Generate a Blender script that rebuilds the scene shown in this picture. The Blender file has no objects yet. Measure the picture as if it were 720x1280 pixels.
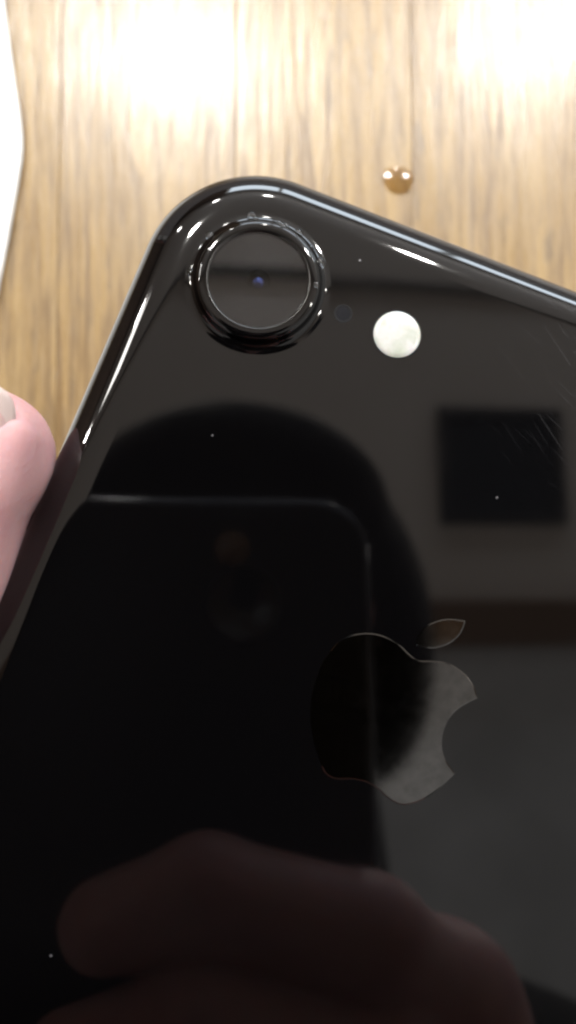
import bpy, bmesh, math, random
import numpy as np
from mathutils import Vector, Matrix

random.seed(7)
scene = bpy.context.scene
COL = scene.collection

# ------------------------------------------------------------------ camera
TABLE_D = 124.0                       # mm from the lens down to the table top
TILT = math.radians(3.0)              # the lens looks a little forward of straight down
CT, ST = math.cos(TILT), math.sin(TILT)
LENS_H = TABLE_D / 1000.0
cam_data = bpy.data.cameras.new("camera")
cam = bpy.data.objects.new("camera", cam_data)
COL.objects.link(cam)
cam.location = (0, 0, LENS_H)
cam.rotation_euler = (TILT, 0, 0)     # +Y is up in the picture
cam_data.sensor_fit = 'VERTICAL'
cam_data.sensor_height = 32.0
cam_data.sensor_width = 18.0
cam_data.lens = 25.0
cam_data.clip_start = 0.003
cam_data.clip_end = 50.0
cam_data.dof.use_dof = True
cam_data.dof.focus_distance = 0.0685
cam_data.dof.aperture_fstop = 21.0
scene.camera = cam

# ------------------------------------------------------------------ light of the room
WORLD_STRENGTH = 0.80
world = bpy.data.worlds.new("World")
scene.world = world
world.use_nodes = True
bg = world.node_tree.nodes["Background"]
bg.inputs[0].default_value = (1.0, 0.97, 0.93, 1)
bg.inputs[1].default_value = WORLD_STRENGTH
LAMP_L = 420.0                        # radiance of the ceiling downlights
LAMP_MAIN = 1700.0                    # the two spots straight over the table
vs = scene.view_settings
vs.view_transform = 'Standard'
vs.look = 'None'
vs.exposure = 0.0
vs.gamma = 1.0
vs.use_curve_mapping = False
cy = scene.cycles
cy.use_denoising = True
cy.filter_width = 2.5                 # a phone picture is soft at the pixel
cy.max_bounces = 7
cy.sample_clamp_indirect = 8.0


# ------------------------------------------------------------------ helpers
def W(x, y, z):
    """millimetres right / down / away from the lens -> world metres"""
    return Vector((x / 1000.0, (-CT * y + ST * z) / 1000.0, (TABLE_D - ST * y - CT * z) / 1000.0))


def on_table(x, y):
    """the table point in the direction (x, y, 118) from the lens"""
    k = TABLE_D / (ST * y + CT * 118.0)
    v = W(x * k, y * k, 118.0 * k); v.z = 0.0
    return v


def tag(o, label=None, cat=None, group=None, kind=None):
    if label: o["label"] = label
    if cat: o["category"] = cat
    if group: o["group"] = group
    if kind: o["kind"] = kind
    return o


def empty(name, loc):
    o = bpy.data.objects.new(name, None)
    o.empty_display_size = 0.01
    o.location = loc
    COL.objects.link(o)
    return o


def mesh_obj(name, verts, faces, mat, parent=None, smooth=True):
    me = bpy.data.meshes.new(name)
    me.from_pydata([tuple(v) for v in verts], [], faces)
    bm = bmesh.new(); bm.from_mesh(me)
    bmesh.ops.recalc_face_normals(bm, faces=bm.faces)
    bm.to_mesh(me); bm.free()
    if smooth:
        me.polygons.foreach_set("use_smooth", [True] * len(me.polygons))
    if mat: me.materials.append(mat)
    o = bpy.data.objects.new(name, me)
    COL.objects.link(o)
    if parent is not None: o.parent = parent
    return o


def bm_obj(name, bm, mat, parent=None, smooth=False):
    me = bpy.data.meshes.new(name)
    bm.to_mesh(me); bm.free()
    if smooth:
        me.polygons.foreach_set("use_smooth", [True] * len(me.polygons))
    if mat: me.materials.append(mat)
    o = bpy.data.objects.new(name, me)
    COL.objects.link(o)
    if parent is not None: o.parent = parent
    return o


def box_bm(x0, x1, y0, y1, z0, z1, bevel=0.0, seg=2):
    bm = bmesh.new()
    bmesh.ops.create_cube(bm, size=1.0)
    bmesh.ops.scale(bm, vec=(x1 - x0, y1 - y0, z1 - z0), verts=bm.verts)
    bmesh.ops.translate(bm, vec=((x0 + x1) / 2, (y0 + y1) / 2, (z0 + z1) / 2), verts=bm.verts)
    if bevel:
        bmesh.ops.bevel(bm, geom=bm.edges[:], offset=bevel, segments=seg, affect='EDGES', profile=0.5)
    return bm


def lathe(profile, n=96, close_in=False):
    """profile: list of (r, z); returns verts, faces about the z axis"""
    V, F = [], []
    for r, z in profile:
        for k in range(n):
            a = 2 * math.pi * k / n
            V.append((r * math.cos(a), r * math.sin(a), z))
    for i in range(len(profile) - 1):
        for k in range(n):
            k2 = (k + 1) % n
            F.append((i * n + k, i * n + k2, (i + 1) * n + k2, (i + 1) * n + k))
    if close_in:
        F.append(tuple((len(profile) - 1) * n + k for k in range(n)))
    return V, F


# ---- node helpers
def new_mat(name):
    m = bpy.data.materials.new(name)
    m.use_nodes = True
    nt = m.node_tree
    b = nt.nodes["Principled BSDF"]
    return m, nt, b


def N(nt, typ, **kw):
    n = nt.nodes.new(typ)
    for k, v in kw.items():
        if k.startswith("i_"):
            n.inputs[int(k[2:])].default_value = v
        else:
            setattr(n, k, v)
    return n


def L(nt, a, b):
    nt.links.new(a, b)


def ramp(nt, fac, stops):
    r = nt.nodes.new("ShaderNodeValToRGB")
    e = r.color_ramp.elements
    while len(e) > 1: e.remove(e[-1])
    e[0].position = stops[0][0]; e[0].color = stops[0][1]
    for p, c in stops[1:]:
        x = e.new(p); x.color = c
    L(nt, fac, r.inputs[0])
    return r


def obj_coord(nt, scale=(1, 1, 1), rot=(0, 0, 0), loc=(0, 0, 0)):
    t = nt.nodes.new("ShaderNodeTexCoord")
    m = nt.nodes.new("ShaderNodeMapping")
    m.inputs["Scale"].default_value = scale
    m.inputs["Rotation"].default_value = rot
    m.inputs["Location"].default_value = loc
    L(nt, t.outputs["Object"], m.inputs[0])
    return m.outputs[0]


def noise(nt, vec, scale, detail=3, rough=0.5, w=None):
    n = nt.nodes.new("ShaderNodeTexNoise")
    if w is not None:
        n.noise_dimensions = '4D'
        L(nt, w, n.inputs["W"])
    n.inputs["Scale"].default_value = scale
    n.inputs["Detail"].default_value = detail
    n.inputs["Roughness"].default_value = rough
    L(nt, vec, n.inputs["Vector"])
    return n.outputs["Fac"]


def math_n(nt, op, a, b=None, c=None, clamp=False):
    n = nt.nodes.new("ShaderNodeMath"); n.operation = op; n.use_clamp = clamp
    for i, v in enumerate((a, b, c)):
        if v is None: continue
        if isinstance(v, (int, float)): n.inputs[i].default_value = v
        else: L(nt, v, n.inputs[i])
    return n.outputs[0]


def mixc(nt, fac, a, b, blend='MIX'):
    n = nt.nodes.new("ShaderNodeMix"); n.data_type = 'RGBA'; n.blend_type = blend
    for s, v in ((n.inputs[0], fac), (n.inputs[6], a), (n.inputs[7], b)):
        if isinstance(v, (int, float)): s.default_value = v
        elif isinstance(v, tuple): s.default_value = v
        else: L(nt, v, s)
    return n.outputs[2]


def bump(nt, height, strength, dist, b):
    n = nt.nodes.new("ShaderNodeBump")
    n.inputs["Strength"].default_value = strength
    n.inputs["Distance"].default_value = dist
    L(nt, height, n.inputs["Height"])
    L(nt, n.outputs[0], b.inputs["Normal"])


def plain(name, col, rough, metallic=0.0, ior=1.5, **kw):
    m, nt, b = new_mat(name)
    b.inputs["Base Color"].default_value = (*col, 1)
    b.inputs["Roughness"].default_value = rough
    b.inputs["Metallic"].default_value = metallic
    b.inputs["IOR"].default_value = ior
    for k, v in kw.items():
        b.inputs[k.replace("_", " ")].default_value = v
    return m


# ------------------------------------------------------------------ materials
def mat_wood():
    m, nt, b = new_mat("varnished_wood")
    info = nt.nodes.new("ShaderNodeObjectInfo")
    rnd = math_n(nt, 'MULTIPLY', info.outputs["Random"], 37.0)
    co = obj_coord(nt)
    warp = noise(nt, obj_coord(nt, scale=(1, 0.30, 1)), 45, 3, 0.55, rnd)
    drift = noise(nt, obj_coord(nt, scale=(1, 0.03, 1)), 90, 2, 0.5, rnd)
    # growth rings cut lengthwise: long lines of uneven spacing
    sep = nt.nodes.new("ShaderNodeSeparateXYZ"); L(nt, co, sep.inputs[0])
    x = math_n(nt, 'MULTIPLY', sep.outputs[0], 250.0)
    x = math_n(nt, 'ADD', x, math_n(nt, 'MULTIPLY', warp, 1.5))
    x = math_n(nt, 'ADD', x, math_n(nt, 'MULTIPLY', drift, 12.0))
    ring = math_n(nt, 'POWER', math_n(nt, 'FRACT', x), 1.8)
    amt = ramp(nt, noise(nt, obj_coord(nt, scale=(1, 0.25, 1)), 40, 2, 0.5, rnd), [(0.36, (0.42,) * 3 + (1,)), (0.60, (0.98,) * 3 + (1,))]).outputs[0]
    fine = noise(nt, obj_coord(nt, scale=(1, 0.085, 1)), 820, 5, 0.68, rnd)
    fib = noise(nt, obj_coord(nt, scale=(1, 0.035, 1)), 2100, 4, 0.7, rnd)
    blot = noise(nt, obj_coord(nt, scale=(1, 0.40, 1)), 85, 4, 0.6, rnd)
    spot = noise(nt, obj_coord(nt, scale=(1, 0.22, 1)), 420, 3, 0.6, rnd)
    c = ramp(nt, blot, [(0.28, (0.282, 0.182, 0.076, 1)), (0.52, (0.360, 0.247, 0.112, 1)), (0.74, (0.414, 0.304, 0.158, 1))]).outputs[0]
    c = mixc(nt, math_n(nt, 'MULTIPLY', ring, amt), c, (0.154, 0.089, 0.035, 1))
    fm = ramp(nt, fine, [(0.34, (1, 1, 1, 1)), (0.55, (0, 0, 0, 1))]).outputs[0]
    c = mixc(nt, math_n(nt, 'MULTIPLY', fm, 0.85), c, (0.139, 0.082, 0.036, 1))
    sm = ramp(nt, spot, [(0.33, (1, 1, 1, 1)), (0.43, (0, 0, 0, 1))]).outputs[0]
    c = mixc(nt, math_n(nt, 'MULTIPLY', sm, 0.55), c, (0.124, 0.085, 0.051, 1))
    fl = ramp(nt, fib, [(0.50, (0, 0, 0, 1)), (0.70, (1, 1, 1, 1))]).outputs[0]
    c = mixc(nt, math_n(nt, 'MULTIPLY', fl, 0.45), c, (0.436, 0.334, 0.208, 1))
    tint = ramp(nt, info.outputs["Random"], [(0.0, (0.86, 0.84, 0.80, 1)), (1.0, (1.06, 1.05, 1.03, 1))]).outputs[0]
    c = mixc(nt, 1.0, c, tint, 'MULTIPLY')
    L(nt, c, b.inputs["Base Color"])
    rg = ramp(nt, fine, [(0.3, (0.38,) * 3 + (1,)), (0.7, (0.22,) * 3 + (1,))]).outputs[0]
    L(nt, rg, b.inputs["Roughness"])
    h = math_n(nt, 'ADD', math_n(nt, 'MULTIPLY', ring, -0.16), math_n(nt, 'ADD', math_n(nt, 'MULTIPLY', fine, 0.45), math_n(nt, 'MULTIPLY', blot, 0.9)))
    bump(nt, h, 0.26, 0.0006, b)
    b.inputs['Coat Weight'].default_value = 0.25
    b.inputs['Coat Roughness'].default_value = 0.19
    L(nt, b.inputs['Normal'].links[0].from_socket, b.inputs['Coat Normal'])
    return m


def mat_phone(name, wear=True):
    m, nt, b = new_mat(name)
    b.inputs["IOR"].default_value = 1.5
    smudge = noise(nt, obj_coord(nt, scale=(1, 1, 1)), 95, 4, 0.6)
    r = ramp(nt, smudge, [(0.35, (0.028,) * 3 + (1,)), (0.62, (0.055,) * 3 + (1,)), (0.75, (0.075,) * 3 + (1,))]).outputs[0]
    base = (0.0012, 0.0011, 0.0013, 1)
    if wear:
        # hairline scratches, thick towards the upper right, and loose dust
        masks = []
        for ang, sc_, th in ((0.42, 1500, 0.675), (0.65, 1300, 0.685), (0.20, 1400, 0.70)):
            v = obj_coord(nt, scale=(1, 1, 1), rot=(0, 0, ang))
            mp = nt.nodes.new("ShaderNodeMapping"); L(nt, v, mp.inputs[0])
            mp.inputs["Scale"].default_value = (0.03, 1.0, 1.0)
            mp.inputs["Location"].default_value = (ang * 3, ang, 0)
            s = noise(nt, mp.outputs[0], sc_ * 4, 1.0, 0.4)
            masks.append(ramp(nt, s, [(th, (0, 0, 0, 1)), (th + 0.05, (1, 1, 1, 1))]).outputs[0])
        sc = math_n(nt, 'MAXIMUM', masks[0], math_n(nt, 'MAXIMUM', masks[1], masks[2]))
        geo = obj_coord(nt)
        dist = nt.nodes.new("ShaderNodeVectorMath"); dist.operation = 'DISTANCE'
        L(nt, geo, dist.inputs[0]); dist.inputs[1].default_value = (0.009, 0.0615, 0)
        reg = ramp(nt, dist.outputs["Value"], [(0.004, (1, 1, 1, 1)), (0.013, (0.0, 0.0, 0.0, 1))]).outputs[0]
        sc = math_n(nt, 'MULTIPLY', sc, reg)
        vo = nt.nodes.new("ShaderNodeTexVoronoi"); vo.inputs["Scale"].default_value = 330
        L(nt, geo, vo.inputs["Vector"])
        dust = ramp(nt, vo.outputs["Distance"], [(0.022, (1, 1, 1, 1)), (0.045, (0, 0, 0, 1))]).outputs[0]
        pick = nt.nodes.new("ShaderNodeSeparateColor"); L(nt, vo.outputs["Color"], pick.inputs[0])
        dust = math_n(nt, 'MULTIPLY', dust, math_n(nt, 'GREATER_THAN', pick.outputs[0], 0.80))
        mk = math_n(nt, 'MAXIMUM', math_n(nt, 'MULTIPLY', sc, 0.22), dust)
        bc = mixc(nt, math_n(nt, 'MULTIPLY', mk, 0.6), base, (0.11, 0.11, 0.12, 1))
        L(nt, bc, b.inputs["Base Color"])
        rr = mixc(nt, math_n(nt, 'MULTIPLY', mk, 0.7), r, (0.5, 0.5, 0.5, 1))
        L(nt, rr, b.inputs["Roughness"])
    else:
        b.inputs["Base Color"].default_value = base
        L(nt, r, b.inputs["Roughness"])
    return m


def mat_skin(name, col_a, col_b, deep):
    m, nt, b = new_mat(name)
    co = obj_coord(nt)
    n1 = noise(nt, co, 120, 3, 0.5)
    c = ramp(nt, n1, [(0.35, col_a), (0.65, col_b)]).outputs[0]
    L(nt, c, b.inputs["Base Color"])
    b.inputs["Subsurface Weight"].default_value = 0.55
    b.inputs["Subsurface Radius"].default_value = (1.0, 0.36, 0.22)
    b.inputs["Subsurface Scale"].default_value = deep
    b.inputs["IOR"].default_value = 1.4
    n2 = noise(nt, co, 1900, 3, 0.6)
    w = nt.nodes.new("ShaderNodeTexWave"); w.inputs["Scale"].default_value = 560
    w.inputs["Distortion"].default_value = 5.0; w.inputs["Detail"].default_value = 1.5
    w.inputs["Detail Scale"].default_value = 0.35
    w.bands_direction = 'DIAGONAL'
    L(nt, co, w.inputs[0])
    rg = ramp(nt, n2, [(0.3, (0.42, 0.42, 0.42, 1)), (0.7, (0.58, 0.58, 0.58, 1))]).outputs[0]
    L(nt, rg, b.inputs["Roughness"])
    h = math_n(nt, 'ADD', math_n(nt, 'MULTIPLY', n2, 0.8), math_n(nt, 'MULTIPLY', w.outputs["Fac"], 0.06))
    bump(nt, h, 0.35, 0.00018, b)
    return m


M_WOOD = mat_wood()
M_PHONE = mat_phone("glossy_black_housing")
M_PHONE_PLAIN = mat_phone("glossy_black_trim", wear=False)
M_ANT = plain("antenna_plastic", (0.012, 0.012, 0.013), 0.16)
M_LOGO, _nt, _b = new_mat("polished_logo")
_n = noise(_nt, obj_coord(_nt), 900, 4, 0.65)
L(_nt, ramp(_nt, _n, [(0.3, (0.088, 0.086, 0.084, 1)), (0.7, (0.128, 0.125, 0.122, 1))]).outputs[0], _b.inputs["Base Color"])
L(_nt, ramp(_nt, _n, [(0.3, (0.055,) * 3 + (1,)), (0.7, (0.075,) * 3 + (1,))]).outputs[0], _b.inputs["Roughness"])
_b.inputs["Metallic"].default_value = 1.0
M_RING = plain("camera_ring_metal", (0.055, 0.054, 0.053), 0.28, metallic=1.0)
M_BLACK = plain("matt_black", (0.005, 0.005, 0.006), 0.6, Specular_IOR_Level=0.15)
M_PIT = plain("lens_pit", (0.0012, 0.0012, 0.0016), 0.9, Specular_IOR_Level=0.1)
M_SCREEN = plain("screen_glass", (0.004, 0.004, 0.005), 0.03)
M_MESH = plain("microphone_mesh", (0.006, 0.006, 0.008), 0.6, Specular_IOR_Level=0.08)
M_SKIN = mat_skin("skin", (0.47, 0.255, 0.268, 1), (0.53, 0.315, 0.32, 1), 0.0020)
M_NAIL = plain("nail", (0.56, 0.39, 0.37), 0.25, Subsurface_Weight=0.4, Subsurface_Scale=0.001, Coat_Weight=0.4)
M_NAIL_EDGE = plain("nail_edge", (0.56, 0.45, 0.42), 0.3)
M_HAIR = plain("dark_hair", (0.006, 0.005, 0.0045), 0.75, Specular_IOR_Level=0.08)
M_PAPER = plain("white_paper", (0.86, 0.86, 0.85), 0.8)


def mat_knit():
    m, nt, b = new_mat("black_knit")
    v = nt.nodes.new("ShaderNodeTexVoronoi"); v.inputs["Scale"].default_value = 420
    L(nt, obj_coord(nt), v.inputs["Vector"])
    c = ramp(nt, v.outputs["Distance"], [(0.0, (0.022, 0.021, 0.022, 1)), (0.6, (0.008, 0.008, 0.009, 1))]).outputs[0]
    L(nt, c, b.inputs["Base Color"])
    b.inputs["Roughness"].default_value = 0.9
    bump(nt, v.outputs["Distance"], 0.4, 0.001, b)
    return m


M_KNIT = mat_knit()


def mat_lens_glass():
    m, nt, b = new_mat("camera_glass")
    b.inputs["Base Color"].default_value = (0.9, 0.92, 0.95, 1)
    b.inputs["Roughness"].default_value = 0.0
    b.inputs["Transmission Weight"].default_value = 1.0
    b.inputs["IOR"].default_value = 1.5
    return m


M_GLASS = mat_lens_glass()
M_COAT = plain("lens_coating", (0.002, 0.003, 0.012), 0.12, Coat_Weight=0.0, Specular_Tint=(0.22, 0.32, 1.0, 1.0), ior=2.1)


def mat_flash():
    m, nt, b = new_mat("flash_diffuser")
    n1 = noise(nt, obj_coord(nt, loc=(0.3, 0.1, 0)), 430, 3, 0.55)
    c = ramp(nt, n1, [(0.34, (0.37, 0.39, 0.335, 1)), (0.46, (0.44, 0.45, 0.415, 1)), (0.54, (0.50, 0.497, 0.485, 1)), (0.70, (0.50, 0.455, 0.475, 1))]).outputs[0]
    L(nt, c, b.inputs["Base Color"])
    b.inputs["Roughness"].default_value = 0.25
    b.inputs["Subsurface Weight"].default_value = 0.3
    b.inputs["Subsurface Scale"].default_value = 0.0006
    b.inputs["Coat Weight"].default_value = 0.6
    return m


M_FLASH = mat_flash()


def mat_plaster(name, ca, cb):
    m, nt, b = new_mat(name)
    n1 = noise(nt, obj_coord(nt), 3.0, 4, 0.55)
    c = ramp(nt, n1, [(0.35, ca), (0.65, cb)]).outputs[0]
    L(nt, c, b.inputs["Base Color"])
    b.inputs["Roughness"].default_value = 0.9
    return m


M_CEIL = mat_plaster("ceiling_plaster", (0.84, 0.735, 0.65, 1), (0.88, 0.775, 0.69, 1))
M_CEIL2 = mat_plaster("grey_ceiling_paint", (0.72, 0.71, 0.70, 1), (0.95, 0.94, 0.935, 1))
M_BEAM = plain("dark_brown_beam", (0.20, 0.115, 0.06), 0.6)
M_RAIL = plain("rail_paint", (0.16, 0.14, 0.12), 0.5)
M_DARK = plain("dark_grille", (0.03, 0.03, 0.032), 0.55)


def mat_glow(name, strength):
    m = bpy.data.materials.new(name); m.use_nodes = True
    nt = m.node_tree
    nt.nodes.clear()
    e = nt.nodes.new("ShaderNodeEmission"); o = nt.nodes.new("ShaderNodeOutputMaterial")
    e.inputs[0].default_value = (1.0, 0.97, 0.92, 1)
    e.inputs[1].default_value = strength
    L(nt, e.outputs[0], o.inputs[0])
    return m


M_GLOW = mat_glow("downlight_glow", LAMP_L)
M_GLOW_MAIN = mat_glow("spot_glow", LAMP_MAIN)
M_GLOW_SIDE = mat_glow("side_spot_glow", 750.0)
M_GLOW_PANEL = mat_glow("panel_glow", 34.0)
M_DAY = mat_glow("added_pane_glow", 15.0)  # bluish glow of the added panes
M_DAY.node_tree.nodes["Emission"].inputs[0].default_value = (0.80, 0.90, 1.0, 1)
M_WHITE_METAL = plain("white_lacquer", (0.75, 0.75, 0.74), 0.35)

# ------------------------------------------------------------------ setting: ceiling over the table
CEIL = 1.90
o = bm_obj("ceiling", box_bm(-2.6, 2.6, 0.05, 2.9, CEIL, CEIL + 0.12), M_CEIL)
tag(o, kind="structure")
o = bm_obj("ceiling", box_bm(-2.6, 2.6, -2.4, 0.049, CEIL, CEIL + 0.12), M_CEIL2)
tag(o, kind="structure")

M_PANEL = mat_plaster("added_dark_wall", (0.085, 0.055, 0.038, 1), (0.12, 0.08, 0.055, 1))  # unseen dark walls, added to mirror as dark bands in the phone's edges
o = bm_obj("added_wall", box_bm(-2.6, -0.42, 2.80, 2.90, -0.75, CEIL - 0.001), M_PANEL); tag(o, kind="structure")
o = bm_obj("added_wall", box_bm(-0.419, 3.13, 2.80, 2.90, -0.75, 0.849), M_PANEL); tag(o, kind="structure")
o = bm_obj("added_wall", box_bm(-2.30, -2.20, -0.8, 2.799, -0.75, CEIL - 0.001), M_PANEL); tag(o, kind="structure")

o = bm_obj("ceiling_beam", box_bm(-2.5, 2.5, -0.005, 0.108, CEIL - 0.06, CEIL - 0.001, 0.006), M_BEAM)
tag(o, "brown wooden ceiling beam mirrored as a strip beside the logo", "beam")
o = bm_obj("ceiling_rail", box_bm(-2.5, 2.5, 0.920, 0.945, CEIL - 0.02, CEIL - 0.001, 0.004), M_RAIL)
tag(o, "thin black ceiling rail mirrored as a dark line across the camera lens", "rail")

vent = tag(empty("ceiling_vent", (0.755, 0.450, CEIL)), "square black ceiling vent mirrored in the right side of the phone", "vent")
fr = bmesh.new()
for a in ((-0.165, 0.165, 0.125, 0.150), (-0.165, 0.165, -0.150, -0.125), (-0.165, -0.140, -0.1245, 0.1245), (0.140, 0.165, -0.1245, 0.1245)):
    t = box_bm(a[0], a[1], a[2], a[3], -0.022, -0.001)
    me = bpy.data.meshes.new("t"); t.to_mesh(me); t.free(); fr.from_mesh(me); bpy.data.meshes.remove(me)
bm_obj("frame", fr, M_DARK, vent)
bm_obj("backing", box_bm(-0.1395, 0.1395, -0.1245, 0.1245, -0.006, -0.001), M_BLACK, vent)
sl0 = None
for k in range(9):
    if sl0 is None:
        s = bm_obj("slat", box_bm(-0.1395, 0.1395, -0.010, 0.010, -0.0012, 0.0012), M_DARK, vent); sl0 = s
    else:
        s = sl0.copy(); COL.objects.link(s)
    s.location = (0, -0.108 + 0.027 * k, -0.014)
    s.rotation_euler = (0.6, 0, 0)

# downlights
house_v, house_f = lathe([(0.052, -0.001), (0.062, -0.001), (0.062, -0.010), (0.056, -0.014), (0.047, -0.012), (0.044, -0.002)], 40)
glow_v, glow_f = lathe([(0.0445, -0.006), (0.001, -0.0065)], 40, close_in=True)
LAMPS = [(-0.261, 1.27), (0.69, 1.36), (-1.75, 1.15), (1.50, 0.40), (-1.45, 1.55), (-1.05, 1.95), (0.25, 2.10), (1.85, 1.05), (1.75, 1.95), (-0.45, 2.35)]
house_me = glow_me = spot_me = None
for k, (lx, ly) in enumerate(LAMPS):
    e = empty("ceiling_downlight", (lx, ly, CEIL))
    if k < 4:
        tag(e, ("bright round ceiling spot reflected in the varnish at the upper left of the table",
                "bright round ceiling spot reflected in the varnish at the upper right of the table",
                "round ceiling spot to the left of the table glinting on the camera ring",
                "round ceiling spot to the right of the table glinting on the camera ring")[k], "spotlight", "ceiling spots over the table")
    else:
        tag(e, "small round ceiling downlight glinting on the camera ring", "downlight", "ceiling downlights around the table")
    if house_me is None:
        h = mesh_obj("housing", house_v, house_f, M_WHITE_METAL, e); house_me = h.data
        g = mesh_obj("diffuser", glow_v, glow_f, M_GLOW_MAIN, e); spot_me = g.data
        glow_me = spot_me.copy(); glow_me.materials[0] = M_GLOW
        side_me = spot_me.copy(); side_me.materials[0] = M_GLOW_SIDE
    else:
        for nm, me in (("housing", house_me), ("diffuser", (spot_me, side_me)[k // 2] if k < 4 else glow_me)):
            c = bpy.data.objects.new(nm, me); COL.objects.link(c); c.parent = e

# flat panel light over to the left
pl = tag(empty("panel_light", (-1.28, 1.27, CEIL)), "square ceiling panel light mirrored as a white streak on the phone's left edge", "panel light")
bm_obj("housing", box_bm(-0.17, 0.17, -0.17, 0.17, -0.03, -0.001, 0.004), M_WHITE_METAL, pl)
bm_obj("diffuser", box_bm(-0.15, 0.15, -0.15, 0.15, -0.034, -0.0305), M_GLOW_PANEL, pl)

# glowing panes added out of view for the streak along the phone's top edge
win = tag(empty("added_window", (1.35, 2.75, 0.85)), "wide glowing panes added for the bluish streak along the phone's top edge", "added_window")
for k in range(4):
    x0 = -1.75 + 0.875 * k
    bm_obj("pane", box_bm(x0 + 0.03, x0 + 0.845, -0.004, 0.004, 0.03, 0.67), M_DAY, win)
bm = bmesh.new()
for a in [(-1.78, 1.78, 0.0, 0.03), (-1.78, 1.78, 0.67, 0.70)] + [(-1.78 + 0.875 * k, -1.72 + 0.875 * k, 0.031, 0.669) for k in range(5)]:
    t = box_bm(a[0], a[1], -0.03, 0.03, a[2], a[3])
    me = bpy.data.meshes.new("t"); t.to_mesh(me); t.free(); bm.from_mesh(me); bpy.data.meshes.remove(me)
bm_obj("frame", bm, M_WHITE_METAL, win)

# ------------------------------------------------------------------ the table: glued staves
table = tag(empty("wooden_table", (0, 0.0, 0)), "pale brown varnished wooden tabletop with long vertical grain under the phone", "table")
ST_W = 0.0280
p0 = None
for k in range(-11, 15):
    x = 0.00565 + ST_W * k
    if p0 is None:
        p = bm_obj("plank", box_bm(-ST_W / 2 + 0.00002, ST_W / 2 - 0.00002, -0.235, 0.62, -0.030, 0.0, 0.00012, 2), M_WOOD, table)
        p0 = p
    else:
        p = p0.copy(); COL.objects.link(p)
    p.location = (x, 0, random.uniform(-0.00006, 0.00004))

# ------------------------------------------------------------------ white paper napkin at the left
nap_px = [(-46, -150), (-42.2, -80.2), (-40.6, -68), (-39.25, -58.5), (-38.9, -55.2), (-38.85, -53.4), (-39.0, -51.2), (-39.6, -47.5), (-41.0, -39.5), (-42.6, -31.2), (-46.5, -8), (-49, 6), (-62, 3), (-150, -22), (-160, -110), (-150, -165)]
def napkin_layer(bm, pts, z, lift, t=0.00022):
    # subdivide the outline so that the edge may waver
    out = []
    for i, p in enumerate(pts):
        q = pts[(i + 1) % len(pts)]
        n = max(1, int(math.dist(p, q) / 4))
        for s in range(n):
            f = s / n
            out.append((p[0] + (q[0] - p[0]) * f, p[1] + (q[1] - p[1]) * f))
    cx = sum(p[0] for p in out) / len(out); cy_ = sum(p[1] for p in out) / len(out)
    rings = []
    for f in (1.0, 0.985, 0.93, 0.8, 0.55, 0.25):
        ring = []
        for i, p in enumerate(out):
            x = cx + (p[0] - cx) * f; y = cy_ + (p[1] - cy_) * f
            wv = math.sin(x * 0.11 + y * 0.07) * 0.5 + math.sin(y * 0.19 + 1.3) * 0.5
            zz = z + lift * (0.6 + 0.4 * wv) * (f ** 3)
            v = on_table(x, y); v.z = zz
            ring.append(v)
        rings.append(ring)
    for dz, flip in ((0, False), (-t, True)):
        vs_ = [[bm.verts.new(v + Vector((0, 0, dz))) for v in r] for r in rings]
        n = len(out)
        for a in range(len(vs_) - 1):
            for i in range(n):
                bm.faces.new((vs_[a][i], vs_[a][(i + 1) % n], vs_[a + 1][(i + 1) % n], vs_[a + 1][i]))
        bm.faces.new(vs_[-1])
        if flip is False: top = vs_[0]
        else:
            for i in range(n):
                bm.faces.new((top[i], top[(i + 1) % n], vs_[0][(i + 1) % n], vs_[0][i]))
bm = bmesh.new()
napkin_layer(bm, nap_px, 0.0010, 0.0002)
napkin_layer(bm, [(x - 0.12, y + 0.1) for x, y in nap_px], 0.0013, 0.0003)
bmesh.ops.recalc_face_normals(bm, faces=bm.faces)
nap = bm_obj("paper_napkin", bm, M_PAPER, smooth=True)
tag(nap, "white folded paper napkin lying at the left edge of the table", "napkin")

# ------------------------------------------------------------------ amber drop on the table
def mat_drop():
    m, nt, b = new_mat("amber_drop")
    b.inputs["Base Color"].default_value = (1.0, 0.68, 0.26, 1)
    b.inputs["Roughness"].default_value = 0.11
    b.inputs["Transmission Weight"].default_value = 0.96
    b.inputs["IOR"].default_value = 1.55
    return m
CAP = math.radians(12.5)
dv, df = lathe([(2.3e-3 * math.sin(CAP * (1 - k / 20)) / math.sin(CAP) + 1e-6, 2.3e-3 / math.sin(CAP) * (math.cos(CAP * (1 - k / 20)) - math.cos(CAP)) + 6e-5) for k in range(21)], 56, close_in=True)
dv = [(x * (1.05 + 0.08 * math.sin(3 * math.atan2(y, x))), y * (1.0 + 0.07 * math.cos(2 * math.atan2(y, x) + 1)), z) for x, y, z in dv]
drop = mesh_obj("liquid_drop", dv, df, mat_drop())
drop.location = on_table(16.3, -48.9)
tag(drop, "small amber drop of liquid on the table above the phone", "drop")

# ------------------------------------------------------------------ the black phone
P = np.array([-8.23219897, -34.7372720, 69.7667335])
R = np.array([[0.93334461, -0.35469251, -0.05532695], [0.35876949, 0.92694608, 0.10979714], [0.01234087, -0.12232819, 0.99241298]])
D3 = np.diag([1.0, -1.0, -1.0])
RW = np.array([[1, 0, 0], [0, CT, -ST], [0, ST, CT]]) @ D3 @ R @ D3
PW, PH, PT = 67.1, 138.3, 7.1
corner_w = np.array(W(*P))
origin = corner_w + RW @ (np.array([PW / 2, -PH / 2, 0.0]) / 1000.0)
phone = empty("black_phone", (0, 0, 0))
mw = Matrix([[*RW[0], origin[0]], [*RW[1], origin[1]], [*RW[2], origin[2]], [0, 0, 0, 1]])
phone.matrix_world = mw
tag(phone, "glossy black smartphone lying back up, held above the wooden table", "phone")


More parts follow.
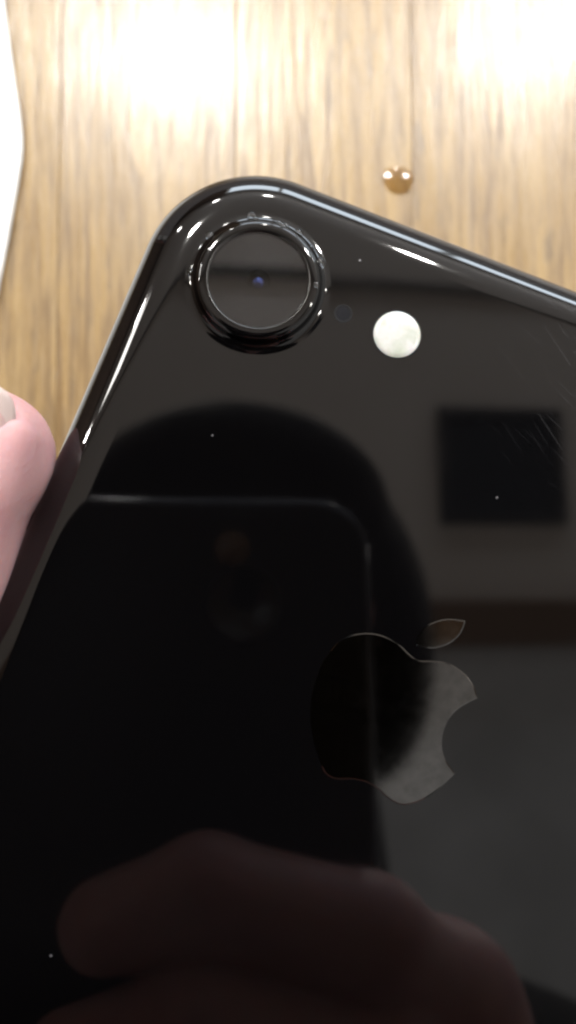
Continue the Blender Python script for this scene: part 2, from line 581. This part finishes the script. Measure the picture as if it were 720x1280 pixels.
def Q(u, v, z=0.0):
    """mm from the phone's left and top edge, height over its back -> local metres"""
    return ((u - PW / 2) / 1000.0, (PH / 2 - v) / 1000.0, z / 1000.0)


CR = 10.6
TOP = 1.2        # the housing's top edge, in mm below the zero line of the measurements
def outline(inset, nc=28, ne=10):
    r = CR - inset
    pts = []
    x0, x1, y0, y1 = inset, PW - inset, inset + TOP, PH - inset
    for (cx, cy_, a0) in ((x0 + r, y0 + r, 180), (x1 - r, y0 + r, 270), (x1 - r, y1 - r, 0), (x0 + r, y1 - r, 90)):
        for k in range(nc + 1):
            a = math.radians(a0 + 90 * k / nc)
            pts.append((cx + r * math.cos(a), cy_ + r * math.sin(a)))
    return pts


EW, EN, HT = 4.5, 2.5, PT / 2
def edge_profile(t):
    """t: 0 at the widest point, 1 where the back becomes flat"""
    a = t * math.pi / 2
    c, s = max(math.cos(a), 0.0) ** (2 / EN), math.sin(a) ** (2 / EN) if a > 0 else 0.0
    return EW * (1 - c), -HT + HT * s


verts, faces = [], []
rows = []
NT = 26
prof = [edge_profile(k / NT) for k in range(NT + 1)]
full = [(i, -PT - z) for i, z in reversed(prof[1:])] + prof
for i, z in full:
    loop = outline(i)
    rows.append(len(verts)); n = len(loop)
    verts += [Q(u, v, z) for u, v in loop]
for a in range(len(rows) - 1):
    for k in range(n):
        k2 = (k + 1) % n
        faces.append((rows[a] + k, rows[a] + k2, rows[a + 1] + k2, rows[a + 1] + k))
faces.append(tuple(rows[-1] + k for k in range(n)))
faces.append(tuple(rows[0] + k for k in reversed(range(n))))
mesh_obj("housing", verts, faces, M_PHONE, phone)

# screen glass on the underside
loop = outline(EW - 1.2)
sv = [Q(u, v, -PT - 0.02) for u, v in loop] + [Q(u, v, -PT + 0.25) for u, v in outline(EW - 2.2)]
n = len(loop)
sf = [tuple(range(n))] + [(k, (k + 1) % n, n + (k + 1) % n, n + k) for k in range(n)]
mesh_obj("screen", sv, sf, M_SCREEN, phone)

# antenna band following the top edge round both corners
def band_path(v_end):
    pts = []
    full_loop = outline(0, 28)
    m_ = 29
    # left corner then right corner, going along the top
    seq = full_loop[0:m_] + full_loop[m_:2 * m_]
    pts = [(0, v_end)] + [(0, v_end + (CR - v_end) * s) for s in (0.5,)] + [None] * 0
    return seq
def offset_loop(inset, v_end):
    l = outline(inset, 28)
    seq = l[0:29] + l[29:58]
    head = [(inset, v) for v in (v_end, (v_end + CR) / 2)]
    tail = [(PW - inset, v) for v in ((v_end + CR) / 2, v_end)]
    return head + seq + tail
bv, bf = [], []
ts = [0.50, 0.56, 0.62, 0.68]
for t in ts:
    i, z = edge_profile(t)
    i2, z2 = edge_profile(t + 0.01)
    tx, tz = i2 - i, z2 - z
    ln = math.hypot(tx, tz); nx, nz = -tz / ln, tx / ln
    l = offset_loop(i - 0 , 11.6)
    off = 0.018
    l2 = offset_loop(max(i + nx * off, 0), 11.6)
    bv += [Q(u, v, z + nz * off) for u, v in l2]
nb = len(bv) // len(ts)
for a in range(len(ts) - 1):
    for k in range(nb - 1):
        bf.append((a * nb + k, a * nb + k + 1, (a + 1) * nb + k + 1, (a + 1) * nb + k))
mesh_obj("antenna_band", bv, bf, M_ANT, phone)

# side button (a proud pill on the left flank)
bm = box_bm(-0.00045, 0.00045, -0.0051, 0.0051, -0.00125, 0.00125, 0.0003, 3)
o = bm_obj("side_button", bm, M_PHONE_PLAIN, phone, smooth=True)
o.location = Q(0.12, 37.5, -HT)

# camera: flared bump, ring, glass, barrel, lens
LU, LV = 10.75, 12.25
def at(o, u, v, z=0.0):
    o.location = Q(u, v, z); return o
bump_prof = [(6.6, -0.06), (6.25, 0.00), (5.95, 0.04), (5.70, 0.12), (5.50, 0.27), (5.38, 0.48), (5.30, 0.70), (5.20, 0.88), (5.04, 1.01), (4.84, 1.075), (4.60, 1.09), (4.36, 1.085)]
def mm(pr): return [(r / 1000, z / 1000) for r, z in pr]
def smooth_prof(pr, sub=4):
    out = []
    for i in range(len(pr) - 1):
        p0, p1, p2, p3 = pr[max(i - 1, 0)], pr[i], pr[i + 1], pr[min(i + 2, len(pr) - 1)]
        for s in range(sub):
            t = s / sub
            out.append(tuple(0.5 * ((2 * p1[j]) + (-p0[j] + p2[j]) * t + (2 * p0[j] - 5 * p1[j] + 4 * p2[j] - p3[j]) * t * t + (-p0[j] + 3 * p1[j] - 3 * p2[j] + p3[j]) * t ** 3) for j in (0, 1)))
    return out + [pr[-1]]
v, f = lathe(mm(smooth_prof(bump_prof)), 160)
bumpo = at(mesh_obj("camera_bump", v, f, M_PHONE_PLAIN, phone), LU, LV)
v, f = lathe(mm([(4.36, 1.088), (4.33, 1.085), (4.20, 0.985), (4.18, 0.94)]), 160)
ringo = mesh_obj("camera_ring", v, f, M_RING, bumpo)
v, f = lathe(mm([(0.001, 0.62), (4.22, 0.62), (4.22, 0.955), (4.17, 0.985), (0.001, 0.985)]), 128)
mesh_obj("camera_glass", v, f, M_GLASS, bumpo, smooth=False)
v, f = lathe(mm([(4.30, 0.98), (4.26, 0.58), (1.0, 0.55), (0.85, 0.02), (0.001, 0.02)]), 96)
mesh_obj("lens_barrel", v, f, M_PIT, bumpo, smooth=False)
v, f = lathe(mm([(0.55 * math.cos(t), 0.04 + 0.26 * math.sin(t)) for t in [k / 12 * math.pi / 2 for k in range(13)]]), 64)
mesh_obj("lens", v, f, M_COAT, bumpo)

# microphone hole
v, f = lathe(mm([(0.80, 0.006), (0.74, 0.02), (0.66, 0.012), (0.62, -0.05)]), 40)
mic = at(mesh_obj("microphone", v, f, M_BLACK, phone), 18.45, 12.0)
v, f = lathe(mm([(0.62, 0.008), (0.4, 0.02), (0.001, 0.025)]), 32)
mesh_obj("mesh_cover", v, f, M_MESH, mic)

# flash
v, f = lathe(mm([(2.16, 0.004), (2.13, 0.03), (2.06, 0.03), (2.03, 0.006)]), 80)
fl = at(mesh_obj("flash", v, f, M_BLACK, phone), 23.4, 12.0)
v, f = lathe(mm([(2.04, 0.006), (2.0, 0.04), (1.6, 0.06), (0.8, 0.075), (0.001, 0.08)]), 80)
mesh_obj("diffuser", v, f, M_FLASH, fl)

# clear beads added in place of lamp glints at the foot of the camera ring
M_GLINT_BEAD, _nt, _b = new_mat("clear_glint_bead")
_b.inputs["Base Color"].default_value = (1, 1, 1, 1)
_b.inputs["Roughness"].default_value = 0.10
_b.inputs["Transmission Weight"].default_value = 1.0
_b.inputs["IOR"].default_value = 1.33
def bump_height(r):
    for (r0, z0), (r1, z1) in zip(bump_prof, bump_prof[1:]):
        if r1 <= r <= r0: return z0 + (z1 - z0) * (r0 - r) / (r0 - r1)
    return 0.0 if r > 6 else 1.06
bead_me = None
bead_where = ["furthest left", "at its upper left", "topmost, largest above the lens", "just below the topmost bead",
              "left of three close together above", "right of three close together above",
              "lowest of three close together above", "alone just right of the close three", "at its upper right",
              "largest, at its right", "lowest at its right"]
for (bu, bv_, br) in ((5.05, 13.49, 0.34), (5.39, 9.90, 0.36), (8.05, 6.85, 0.40), (8.62, 7.28, 0.30), (10.55, 6.60, 0.28), (11.16, 6.62, 0.26), (10.93, 7.12, 0.24), (12.35, 6.75, 0.36), (13.84, 7.83, 0.30), (15.04, 8.65, 0.50), (15.45, 10.9, 0.28)):
    if bead_me is None:
        v, f = lathe([(math.cos(t) * 1.0, math.sin(t) * 0.72) for t in [-0.5 + k / 12 * (math.pi / 2 + 0.5) for k in range(13)]], 24)
        wb = mesh_obj("glint_bead", [(x, y, z) for x, y, z in v], f, M_GLINT_BEAD); bead_me = wb.data
    else:
        wb = bpy.data.objects.new("glint_bead", bead_me); COL.objects.link(wb)
    rr_ = math.hypot(bu - LU, bv_ - LV)
    zz_ = bump_height(rr_)
    wb.matrix_world = mw @ Matrix.Translation(Q(bu, bv_, zz_ + br * 0.15)) @ Matrix.Scale(br / 1000.0, 4)
    tag(wb, "clear bead added as a glint at the camera ring, " + bead_where.pop(0), "bead", "added glint beads round the camera ring")

# logo inlay
def spline(pts, corners, sub=7):
    n = len(pts); out = []
    for i in range(n):
        p0, p1, p2, p3 = pts[i - 1], pts[i], pts[(i + 1) % n], pts[(i + 2) % n]
        if i in corners: p0 = p1
        if (i + 1) % n in corners: p3 = p2
        for s in range(sub):
            t = s / sub
            out.append(tuple(0.5 * ((2 * p1[j]) + (-p0[j] + p2[j]) * t + (2 * p0[j] - 5 * p1[j] + 4 * p2[j] - p3[j]) * t * t + (-p0[j] + 3 * p1[j] - 3 * p2[j] + p3[j]) * t ** 3) for j in (0, 1)))
    return out
BODY = [(27.85, 38.05), (29.15, 36.95), (30.75, 36.45), (32.45, 36.62), (33.65, 37.10), (34.5, 37.25), (35.5, 36.92), (36.85, 36.62), (38.42, 36.95), (39.40, 37.60), (40.05, 38.42), (38.96, 39.62), (38.41, 40.75), (38.30, 41.95), (38.60, 43.15), (39.30, 44.05), (40.30, 44.72), (39.40, 46.40), (38.35, 47.70), (37.12, 48.48), (35.90, 48.42), (34.75, 48.00), (33.60, 47.85), (32.45, 48.05), (31.40, 48.45), (30.35, 48.30), (29.35, 47.25), (28.30, 45.80), (27.50, 44.10), (27.12, 42.20), (27.15, 39.98)]
LEAF = [(33.88, 36.20), (33.72, 35.40), (34.20, 34.30), (35.45, 33.30), (37.05, 32.85), (36.98, 34.00), (36.33, 35.15), (35.21, 35.95)]
def inlay(name, pts, parent):
    n = len(pts)
    cu = sum(p[0] for p in pts) / n; cv = sum(p[1] for p in pts) / n
    vv = [Q(u, v, -0.02) for u, v in pts] + [Q(u, v, 0.010) for u, v in pts]
    # tiny chamfer: pull the top loop inward along the outline normal
    top = []
    for i in range(n):
        a, b_ = pts[i - 1], pts[(i + 1) % n]
        tx, ty = b_[0] - a[0], b_[1] - a[1]; ln = math.hypot(tx, ty) or 1
        nx, ny = -ty / ln, tx / ln
        top.append((pts[i][0] + nx * 0.08, pts[i][1] + ny * 0.08))
    vv += [Q(u, v, 0.024) for u, v in top]
    ff = [(k, (k + 1) % n, n + (k + 1) % n, n + k) for k in range(n)]
    ff += [(n + k, n + (k + 1) % n, 2 * n + (k + 1) % n, 2 * n + k) for k in range(n)]
    ff.append(tuple(2 * n + k for k in range(n)))
    return mesh_obj(name, vv, ff, M_LOGO, parent, smooth=False)
logo = inlay("logo", spline(BODY, {10, 16}), phone)
inlay("logo_leaf", spline(LEAF, {0, 4}), logo)


# ------------------------------------------------------------------ distance-field modelling for the person
class Field:
    """a smooth union of tapered capsules and ellipsoids on a grid, in lens millimetres"""
    def __init__(self, lo, hi, h):
        self.lo = np.array(lo, float); self.h = h
        n = np.ceil((np.array(hi) - self.lo) / h).astype(int) + 1
        ax = [self.lo[i] + h * np.arange(n[i]) for i in range(3)]
        self.ax = ax
        self.F = np.full(tuple(n), 60.0, np.float32)

    def _sub(self, lo, hi):
        sl = []
        for i in range(3):
            a = max(int((lo[i] - self.lo[i]) / self.h) - 1, 0)
            b = min(int((hi[i] - self.lo[i]) / self.h) + 2, self.F.shape[i])
            if a >= b: return None
            sl.append(slice(a, b))
        X = self.ax[0][sl[0]][:, None, None].astype(np.float32)
        Y = self.ax[1][sl[1]][None, :, None].astype(np.float32)
        Z = self.ax[2][sl[2]][None, None, :].astype(np.float32)
        return tuple(sl), X, Y, Z

    def _join(self, sl, d, k):
        f = self.F[sl]
        if k > 0:
            hh = np.maximum(k - np.abs(f - d), 0) / k
            self.F[sl] = np.minimum(f, d) - hh * hh * k * 0.25
        else:
            self.F[sl] = np.minimum(f, d)

    def cone(self, a, b, ra, rb, k=3.0, cut=False):
        a = np.array(a, float); b = np.array(b, float)
        m = max(ra, rb) + 2 * abs(k) + 8
        s = self._sub(np.minimum(a, b) - m, np.maximum(a, b) + m)
        if s is None: return
        sl, X, Y, Z = s
        ab = b - a; L2 = max((ab * ab).sum(), 1e-6)
        t = np.clip(((X - a[0]) * ab[0] + (Y - a[1]) * ab[1] + (Z - a[2]) * ab[2]) / L2, 0, 1)
        d = np.sqrt((X - a[0] - t * ab[0]) ** 2 + (Y - a[1] - t * ab[1]) ** 2 + (Z - a[2] - t * ab[2]) ** 2) - (ra + (rb - ra) * t)
        if cut:
            f = self.F[sl]; d = -d
            hh = np.maximum(k - np.abs(f - d), 0) / k
            self.F[sl] = np.maximum(f, d) + hh * hh * k * 0.25
        else:
            self._join(sl, d, k)

    def chain(self, pts, rs, k=3.0):
        for i in range(len(pts) - 1):
            self.cone(pts[i], pts[i + 1], rs[i], rs[i + 1], k)

    def ell(self, c, axes, radii, k=3.0, cut=False):
        c = np.array(c, float); A = np.array(axes, float); r = np.array(radii, float)
        m = r.max() + 2 * abs(k) + 8
        s = self._sub(c - m, c + m)
        if s is None: return
        sl, X, Y, Z = s
        q = [((X - c[0]) * A[i, 0] + (Y - c[1]) * A[i, 1] + (Z - c[2]) * A[i, 2]) / r[i] for i in range(3)]
        k0 = np.sqrt(q[0] ** 2 + q[1] ** 2 + q[2] ** 2)
        k1 = np.sqrt((q[0] / r[0]) ** 2 + (q[1] / r[1]) ** 2 + (q[2] / r[2]) ** 2) + 1e-6
        d = k0 * (k0 - 1.0) / k1
        if cut:
            f = self.F[sl]; d = -d
            hh = np.maximum(k - np.abs(f - d), 0) / k
            self.F[sl] = np.maximum(f, d) + hh * hh * k * 0.25
        else:
            self._join(sl, d, k)

    def plane_cut(self, p, n):
        X = self.ax[0][:, None, None]; Y = self.ax[1][None, :, None]; Z = self.ax[2][None, None, :]
        d = (X - p[0]) * n[0] + (Y - p[1]) * n[1] + (Z - p[2]) * n[2]
        self.F = np.maximum(self.F, d.astype(np.float32))

    def mesh(self):
        """surface nets -> (verts in world metres, quads)"""
        F = self.F
        ins = F < 0
        nx, ny, nz = F.shape
        c = np.zeros((nx - 1, ny - 1, nz - 1), np.int8)
        offs = [(i, j, k) for i in (0, 1) for j in (0, 1) for k in (0, 1)]
        for i, j, k in offs:
            c += ins[i:nx - 1 + i, j:ny - 1 + j, k:nz - 1 + k]
        act = np.argwhere((c > 0) & (c < 8))
        idx = np.full(c.shape, -1, np.int32)
        idx[act[:, 0], act[:, 1], act[:, 2]] = np.arange(len(act))
        acc = np.zeros((len(act), 3)); cnt = np.zeros(len(act))
        for a in range(8):
            for b in range(a + 1, 8):
                oa, ob = offs[a], offs[b]
                if sum(abs(oa[i] - ob[i]) for i in range(3)) != 1: continue
                fa = F[act[:, 0] + oa[0], act[:, 1] + oa[1], act[:, 2] + oa[2]]
                fb = F[act[:, 0] + ob[0], act[:, 1] + ob[1], act[:, 2] + ob[2]]
                m = (fa < 0) != (fb < 0)
                t = np.where(m, fa / np.where(m, fa - fb, 1), 0)
                for i in range(3):
                    acc[:, i] += np.where(m, oa[i] + t * (ob[i] - oa[i]), 0)
                cnt += m
        pos = self.lo + self.h * (act + acc / cnt[:, None])
        quads = []
        for ax in range(3):
            s0 = [slice(None)] * 3; s1 = [slice(None)] * 3
            s0[ax] = slice(0, -1); s1[ax] = slice(1, None)
            ch = np.argwhere(ins[tuple(s0)] != ins[tuple(s1)])
            u, v = [(1, 2), (2, 0), (0, 1)][ax]
            ok = (ch[:, u] > 0) & (ch[:, v] > 0) & (ch[:, u] < F.shape[u] - 1) & (ch[:, v] < F.shape[v] - 1)
            ch = ch[ok]
            def cell(du, dv):
                q = ch.copy(); q[:, u] += du; q[:, v] += dv
                return idx[q[:, 0], q[:, 1], q[:, 2]]
            qd = np.stack([cell(-1, -1), cell(0, -1), cell(0, 0), cell(-1, 0)], 1)
            flip = ~ins[ch[:, 0], ch[:, 1], ch[:, 2]]
            qd[flip] = qd[flip][:, ::-1]
            quads.append(qd)
        quads = np.concatenate(quads)
        quads = quads[(quads >= 0).all(1)]
        w = np.stack([pos[:, 0], -CT * pos[:, 1] + ST * pos[:, 2], TABLE_D - ST * pos[:, 1] - CT * pos[:, 2]], 1) / 1000.0
        return w, quads[:, ::-1] if False else quads


def np_mesh(name, parts, mat, parent):
    V = np.concatenate([p[0] for p in parts]); off = 0; Qs = []
    for p in parts:
        Qs.append(p[1] + off); off += len(p[0])
    Qs = np.concatenate(Qs)
    me = bpy.data.meshes.new(name)
    me.vertices.add(len(V)); me.vertices.foreach_set("co", V.astype(np.float32).ravel())
    me.loops.add(len(Qs) * 4); me.loops.foreach_set("vertex_index", Qs.astype(np.int32).ravel())
    me.polygons.add(len(Qs))
    me.polygons.foreach_set("loop_start", np.arange(0, len(Qs) * 4, 4, dtype=np.int32))
    me.polygons.foreach_set("use_smooth", np.ones(len(Qs), bool))
    me.update(); me.validate()
    bm = bmesh.new(); bm.from_mesh(me)
    bmesh.ops.recalc_face_normals(bm, faces=bm.faces)
    bm.to_mesh(me); bm.free()
    me.materials.append(mat)
    o = bpy.data.objects.new(name, me)
    COL.objects.link(o)
    o.parent = parent
    return o


def px(x, y, z):
    """a place seen in the picture at depth z, as lens millimetres"""
    return ((x - 360) * z / 1000.0, (y - 640) * z / 1000.0, z)


person = tag(empty("person", (0.0, -0.33, 0.0)), "person in a dark sweater, thumb on the black phone's left edge, mirrored above it", "person")
person_inv = Matrix.Translation((0.0, 0.33, 0.0))


def to_person(o):
    o.matrix_parent_inverse = person_inv
    return o


# --- left hand under the phone, thumb along its left flank
TH = [px(3, 556, 67.0), px(-66, 592, 66.0), px(-124, 702, 66.5), px(-195, 905, 69), px(-215, 1080, 74), px(-205, 1270, 81)]
TR = [3.8, 7.3, 8.6, 8.9, 9.3, 12.0]
hand = Field((-98, -22, 40), (62, 240, 132), 0.85)
hand.chain(TH, TR, 3)
wrist = (-50, 150, 92)
for mcp, pip, dip, tip, r in (
        ((-24, 60, 80), (20, 45, 79.5), (42.5, 36, 73), (46.5, 33, 61), 8.6),
        ((-14, 79, 79.5), (26, 62, 78), (38, 57, 71), (40, 54.5, 58), 8.8),
        ((-9, 97, 78.5), (20, 83, 76.5), (31.5, 78, 70), (33, 75, 57), 8.3),
        ((-10, 114, 77.5), (10, 105, 75), (23, 99.5, 69), (25, 96, 57), 7.4)):
    hand.cone(wrist, mcp, 15, r + 2.2, 9)
    hand.chain([mcp, pip, dip, tip], [r + 1.2, r, r * 0.92, r * 0.80], 2.0)
hand.cone((-46, 140, 88), TH[5], 15, 13, 8)
hand.cone((-30, 100, 84), TH[5], 13, 11, 8)
hand.cone(wrist, (-56, 185, 92), 20, 21, 8)
hand.cone((-42, 152, 92), (-52, 190, 91), 18, 20, 8)
hand.cone((-56, 185, 92), (-72, 300, 86), 21, 30, 8)
# nail bed of the thumb
a_ = np.array([0.46, -0.887, 0.0]); a_ /= np.linalg.norm(a_)
c_ = np.array([0, 0, -1.0]); c_ -= a_ * (c_ @ a_); c_ /= np.linalg.norm(c_)
l_ = np.cross(a_, c_); l_ /= np.linalg.norm(l_)
if l_[0] > 0: l_ = -l_
PHI = math.radians(5)
n_ = math.cos(PHI) * c_ + math.sin(PHI) * l_
s_ = np.cross(a_, n_)                       # across the nail
if s_[0] < 0: s_ = -s_
NC = np.array(TH[1]) + a_ * 0.2             # below the nail's middle, on the thumb axis
def nail_pt(u, v, lift=0.0):
    """u across (-1..1), v along in mm from the root, on a curved plate"""
    ang = u * math.radians(52)
    rad = 7.30 - 0.05 * max(v - 6, 0) + lift
    return NC + a_ * (v - 6.5) + n_ * (rad * math.cos(ang) - 0.0) + s_ * (rad * math.sin(ang) * 0.98)
# soft folds of skin round the nail, then the flat bed
for u in (-1.08, 1.08):
    hand.cone(nail_pt(u, -1.5, -0.65), nail_pt(u, 12.0, -0.95), 1.3, 1.0, 4.0)
hand.cone(nail_pt(-0.8, -1.6, -0.9), nail_pt(0.8, -1.6, -0.9), 1.4, 1.4, 2.0)
hand.ell(px(-26, 562, 67.0), [a_, n_, s_], (3.4, 4.4, 5.2), 3.0)
hand.plane_cut((-66, 236, 90), (-0.12, 0.99, 0))
hand.plane_cut((0, ST * (TABLE_D - 1.5), CT * (TABLE_D - 1.5)), (0, ST, CT))
L_HAND = hand.mesh()

# --- right hand holding the photographing phone
rh = Field((-45, 15, -45), (125, 255, 30), 1.4)
for y0, r, xt in ((41, 8.2, -20), (58, 8.6, -24), (75, 8.2, -22), (91, 7.2, -16)):
    y0 += 1
    rh.chain([(33, y0 + 22, -8), (18, y0 + 7, 7.2), (-6, y0, 8.0), (xt, y0 + 4, 6.6)], [r + 2, r, r * 0.95, r * 0.8], 2.5)
    rh.cone((33, y0 + 22, -8), (66, 150, -12), r + 3, 15, 8)
rh.chain([(60, 120, -16), (40, 84, -22), (18, 62, -20), (0, 48, -17.5)], [15, 11, 9.5, 8], 4)
rh.cone((62, 140, -12), (76, 185, -10), 20, 21, 8)
rh.cone((76, 185, -10), (110, 300, 5), 21, 30, 8)
rh.plane_cut((90, 248, 0), (0.3, 0.95, 0))
R_HAND = rh.mesh()

# --- head, bent over the table with the face turned down
HC = np.array([9.0, -25.0, -300.0])
hu = np.array([0, -0.94, -0.342]); hu /= np.linalg.norm(hu)   # towards the crown
hf = np.array([0, -0.342, 0.94]); hf /= np.linalg.norm(hf)    # where the face looks
hx = np.array([1.0, 0, 0])
AX = [hx, hu, hf]
def HP(x, u, f): return HC + hx * x + hu * u + hf * f
hd = Field((-130, -190, -440), (160, 190, -160), 2.6)
hd.ell(HP(0, 22, -8), AX, (76, 88, 94), 0)
hd.ell(HP(0, -42, 30), AX, (56, 68, 54), 22)
hd.ell(HP(0, -84, 54), AX, (25, 20, 22), 16)
hd.cone(HP(0, 12, 84), HP(0, -26, 103), 8, 12, 10)
for s in (-1, 1):
    hd.ell(HP(11 * s, -28, 94), AX, (8, 7, 9), 6)
    hd.ell(HP(32 * s, 6, 82), AX, (18, 11, 12), 6, cut=True)
    hd.ell(HP(32 * s, 4, 70), AX, (14, 12, 13), 2)
    hd.cone(HP(12 * s, 22, 84), HP(52 * s, 22, 66), 8, 8, 8)
    hd.ell(HP(77 * s, -4, -6), AX, (8, 30, 17), 6)
    hd.ell(HP(46 * s, -26, 58), AX, (20, 18, 18), 12)
hd.cone(HP(-20, -56, 80), HP(20, -56, 80), 6, 6, 4)
hd.cone(HP(-17, -66, 78), HP(17, -66, 78), 6.5, 6.5, 4)
hd.cone(HP(0, -50, -25), HP(0, -150, -70), 52, 60, 20)
HEAD = hd.mesh()
to_person(np_mesh("body", [L_HAND, R_HAND, HEAD], M_SKIN, person))
body = [c for c in person.children][0]

hr = Field((-170, -220, -470), (190, 150, -150), 3.2)
hr.ell(HP(0, 12, -12), AX, (106, 94, 104), 0)
for s in (-1, 1):
    hr.ell(HP(70 * s, -22, 0), AX, (34, 66, 66), 20)
rng = random.Random(3)
for k in range(160):
    th = rng.uniform(0, 2 * math.pi); zz = rng.uniform(-0.35, 1.0)
    rr = math.sqrt(max(0, 1 - zz * zz))
    hr.ell(HP(102 * rr * math.cos(th), 10 + 90 * zz, -12 + 100 * rr * math.sin(th)), AX, (2, 14, 2), 9)
hr.ell(HP(0, -98, 86), AX, (56, 84, 74), 8, cut=True)
hr.ell(HP(0, 42, 40), AX, (82, 52, 66), 10)
HAIR = hr.mesh()
to_person(np_mesh("hair", [HAIR], M_HAIR, person))

sw = Field((-330, -60, -330), (360, 560, 122), 6.0)
sh_l, sh_r = (-165, 215, -190), (200, 215, -190)
sw.cone((-60, 205, -215), (95, 205, -215), 78, 78, 30)
sw.cone(sh_l, sh_r, 66, 66, 40)
sw.cone((15, 150, -240), (15, 230, -230), 84, 95, 25)
sw.cone(HP(0, -95, -55), HP(0, -190, -80), 82, 92, 15)
sw.ell((15, 330, -40), np.eye(3), (175, 105, 230), 40)
sw.chain([sh_l, (-205, 380, 20), (-76, 306, 84), (-61, 222, 90)], [64, 50, 33, 27], 16)
sw.chain([sh_r, (235, 390, 5), (114, 305, 5), (86, 222, -8)], [64, 50, 35, 28], 16)
sw.plane_cut((0, ST * (TABLE_D - 1.5), CT * (TABLE_D - 1.5)), (0, ST, CT))
sw_m = sw.mesh()
to_person(np_mesh("sweater", [sw_m], M_KNIT, person))

# thumb nail
nv, nf = [], []
NU, NV_ = 22, 26
for layer, lift in ((0, 0.0), (1, -0.28)):
    for j in range(NV_ + 1):
        for i in range(NU + 1):
            u = -1 + 2 * i / NU
            # rounded free edge, square-ish root
            v1 = 14.9 - 1.2 * abs(u - 0.25) ** 2.6
            v1 -= 1.4 * max(0.0, (abs(u) - 0.7) / 0.3) ** 2
            v0 = 0.3 + 1.2 * u * u
            v_ = v0 + (v1 - v0) * j / NV_
            p = nail_pt(u, v_, lift + 0.12 - 0.45 * abs(u) ** 3 - 0.010 * max(v_ - 8, 0) ** 1.6)
            nv.append(W(*p))
m_ = (NU + 1) * (NV_ + 1)
for j in range(NV_):
    for i in range(NU):
        a = j * (NU + 1) + i
        nf.append((a, a + 1, a + NU + 2, a + NU + 1))
        nf.append((m_ + a, m_ + a + NU + 1, m_ + a + NU + 2, m_ + a + 1))
bd = [i for i in range(NU + 1)] + [(j + 1) * (NU + 1) - 1 for j in range(1, NV_ + 1)] + [NV_ * (NU + 1) + i for i in reversed(range(NU))] + [j * (NU + 1) for j in reversed(range(1, NV_))]
for k in range(len(bd)):
    a, b_ = bd[k], bd[(k + 1) % len(bd)]
    nf.append((a, b_, m_ + b_, m_ + a))
nail = to_person(mesh_obj("thumb_nail", nv, nf, M_NAIL, person))
nail.data.materials.append(M_NAIL_EDGE)
for pl_ in nail.data.polygons:
    if all((v_ % m_) // (NU + 1) >= NV_ - 3 for v_ in pl_.vertices): pl_.material_index = 1

# ------------------------------------------------------------------ the phone that takes the picture (seen only as a reflection)
cph = tag(empty("camera_phone", W(-14, 57, -5.7)), "dark phone with rounded corners taking the picture, mirrored in the black back", "phone")
def rrect(x0, x1, y0, y1, r, n=14):
    out = []
    for cx, cy_, a0 in ((x0 + r, y0 + r, 180), (x1 - r, y0 + r, 270), (x1 - r, y1 - r, 0), (x0 + r, y1 - r, 90)):
        for k in range(n + 1):
            a = math.radians(a0 + 90 * k / n)
            out.append((cx + r * math.cos(a), cy_ + r * math.sin(a)))
    return out
base_p = W(-14, 57, -5.7)
def slab(name, rings, mat, parent):
    vv, ff = [], []
    n = None
    for (x0, x1, y0, y1, r, z) in rings:
        l = rrect(x0, x1, y0, y1, r); n = len(l)
        vv += [W(x, y, z) - base_p for x, y in l]
    for a in range(len(rings) - 1):
        for k in range(n):
            ff.append((a * n + k, a * n + (k + 1) % n, (a + 1) * n + (k + 1) % n, (a + 1) * n + k))
    ff.append(tuple(range(n))); ff.append(tuple((len(rings) - 1) * n + k for k in range(n)))
    return mesh_obj(name, vv, ff, mat, parent)
X0, X1, Y0, Y1 = -50, 22, -18.5, 132
M_FRAME = plain("steel_band", (0.05, 0.05, 0.058), 0.2, metallic=1.0)
M_CBACK = plain("camera_phone_back", (0.004, 0.004, 0.006), 0.4, Specular_IOR_Level=0.2)
rg = [(X0 + i, X1 - i, Y0 + i, Y1 - i, 9.5 - i, z) for i, z in ((1.6, -9.4), (0.5, -8.9), (0, -7.8), (0, -4.4), (0.4, -3.3), (1.2, -2.75))]
slab("frame", rg, M_FRAME, cph)
slab("back_glass", [(X0 + 1.2, X1 - 1.2, Y0 + 1.2, Y1 - 1.2, 8.3, -2.85), (X0 + 1.5, X1 - 1.5, Y0 + 1.5, Y1 - 1.5, 8.0, -2.6)], M_CBACK, cph)
slab("screen", [(X0 + 1.8, X1 - 1.8, Y0 + 1.8, Y1 - 1.8, 7.8, -9.35), (X0 + 2.0, X1 - 2.0, Y0 + 2.0, Y1 - 2.0, 7.6, -9.7)], M_SCREEN, cph)
v, f = lathe([(0.0066, 0), (0.0064, 0.0011), (0.0058, 0.0013), (0.0056, 0.0008), (0.0001, 0.0008)], 48)
lr = mesh_obj("lens", [(x, y, -z) for x, y, z in v], f, M_SCREEN, cph)
lr.location = W(0, 0, -2.6) - base_p
v, f = lathe([(0.0030, 0), (0.0028, 0.0003), (0.0001, 0.0004)], 32)
M_AMBER = plain("amber_flash", (0.15, 0.085, 0.04), 0.3)
fo = mesh_obj("flash", [(x, y, -z) for x, y, z in v], f, M_AMBER, cph)
fo.location = W(-2, -9.5, -2.6) - base_p
lr.rotation_euler = fo.rotation_euler = (TILT, 0, 0)
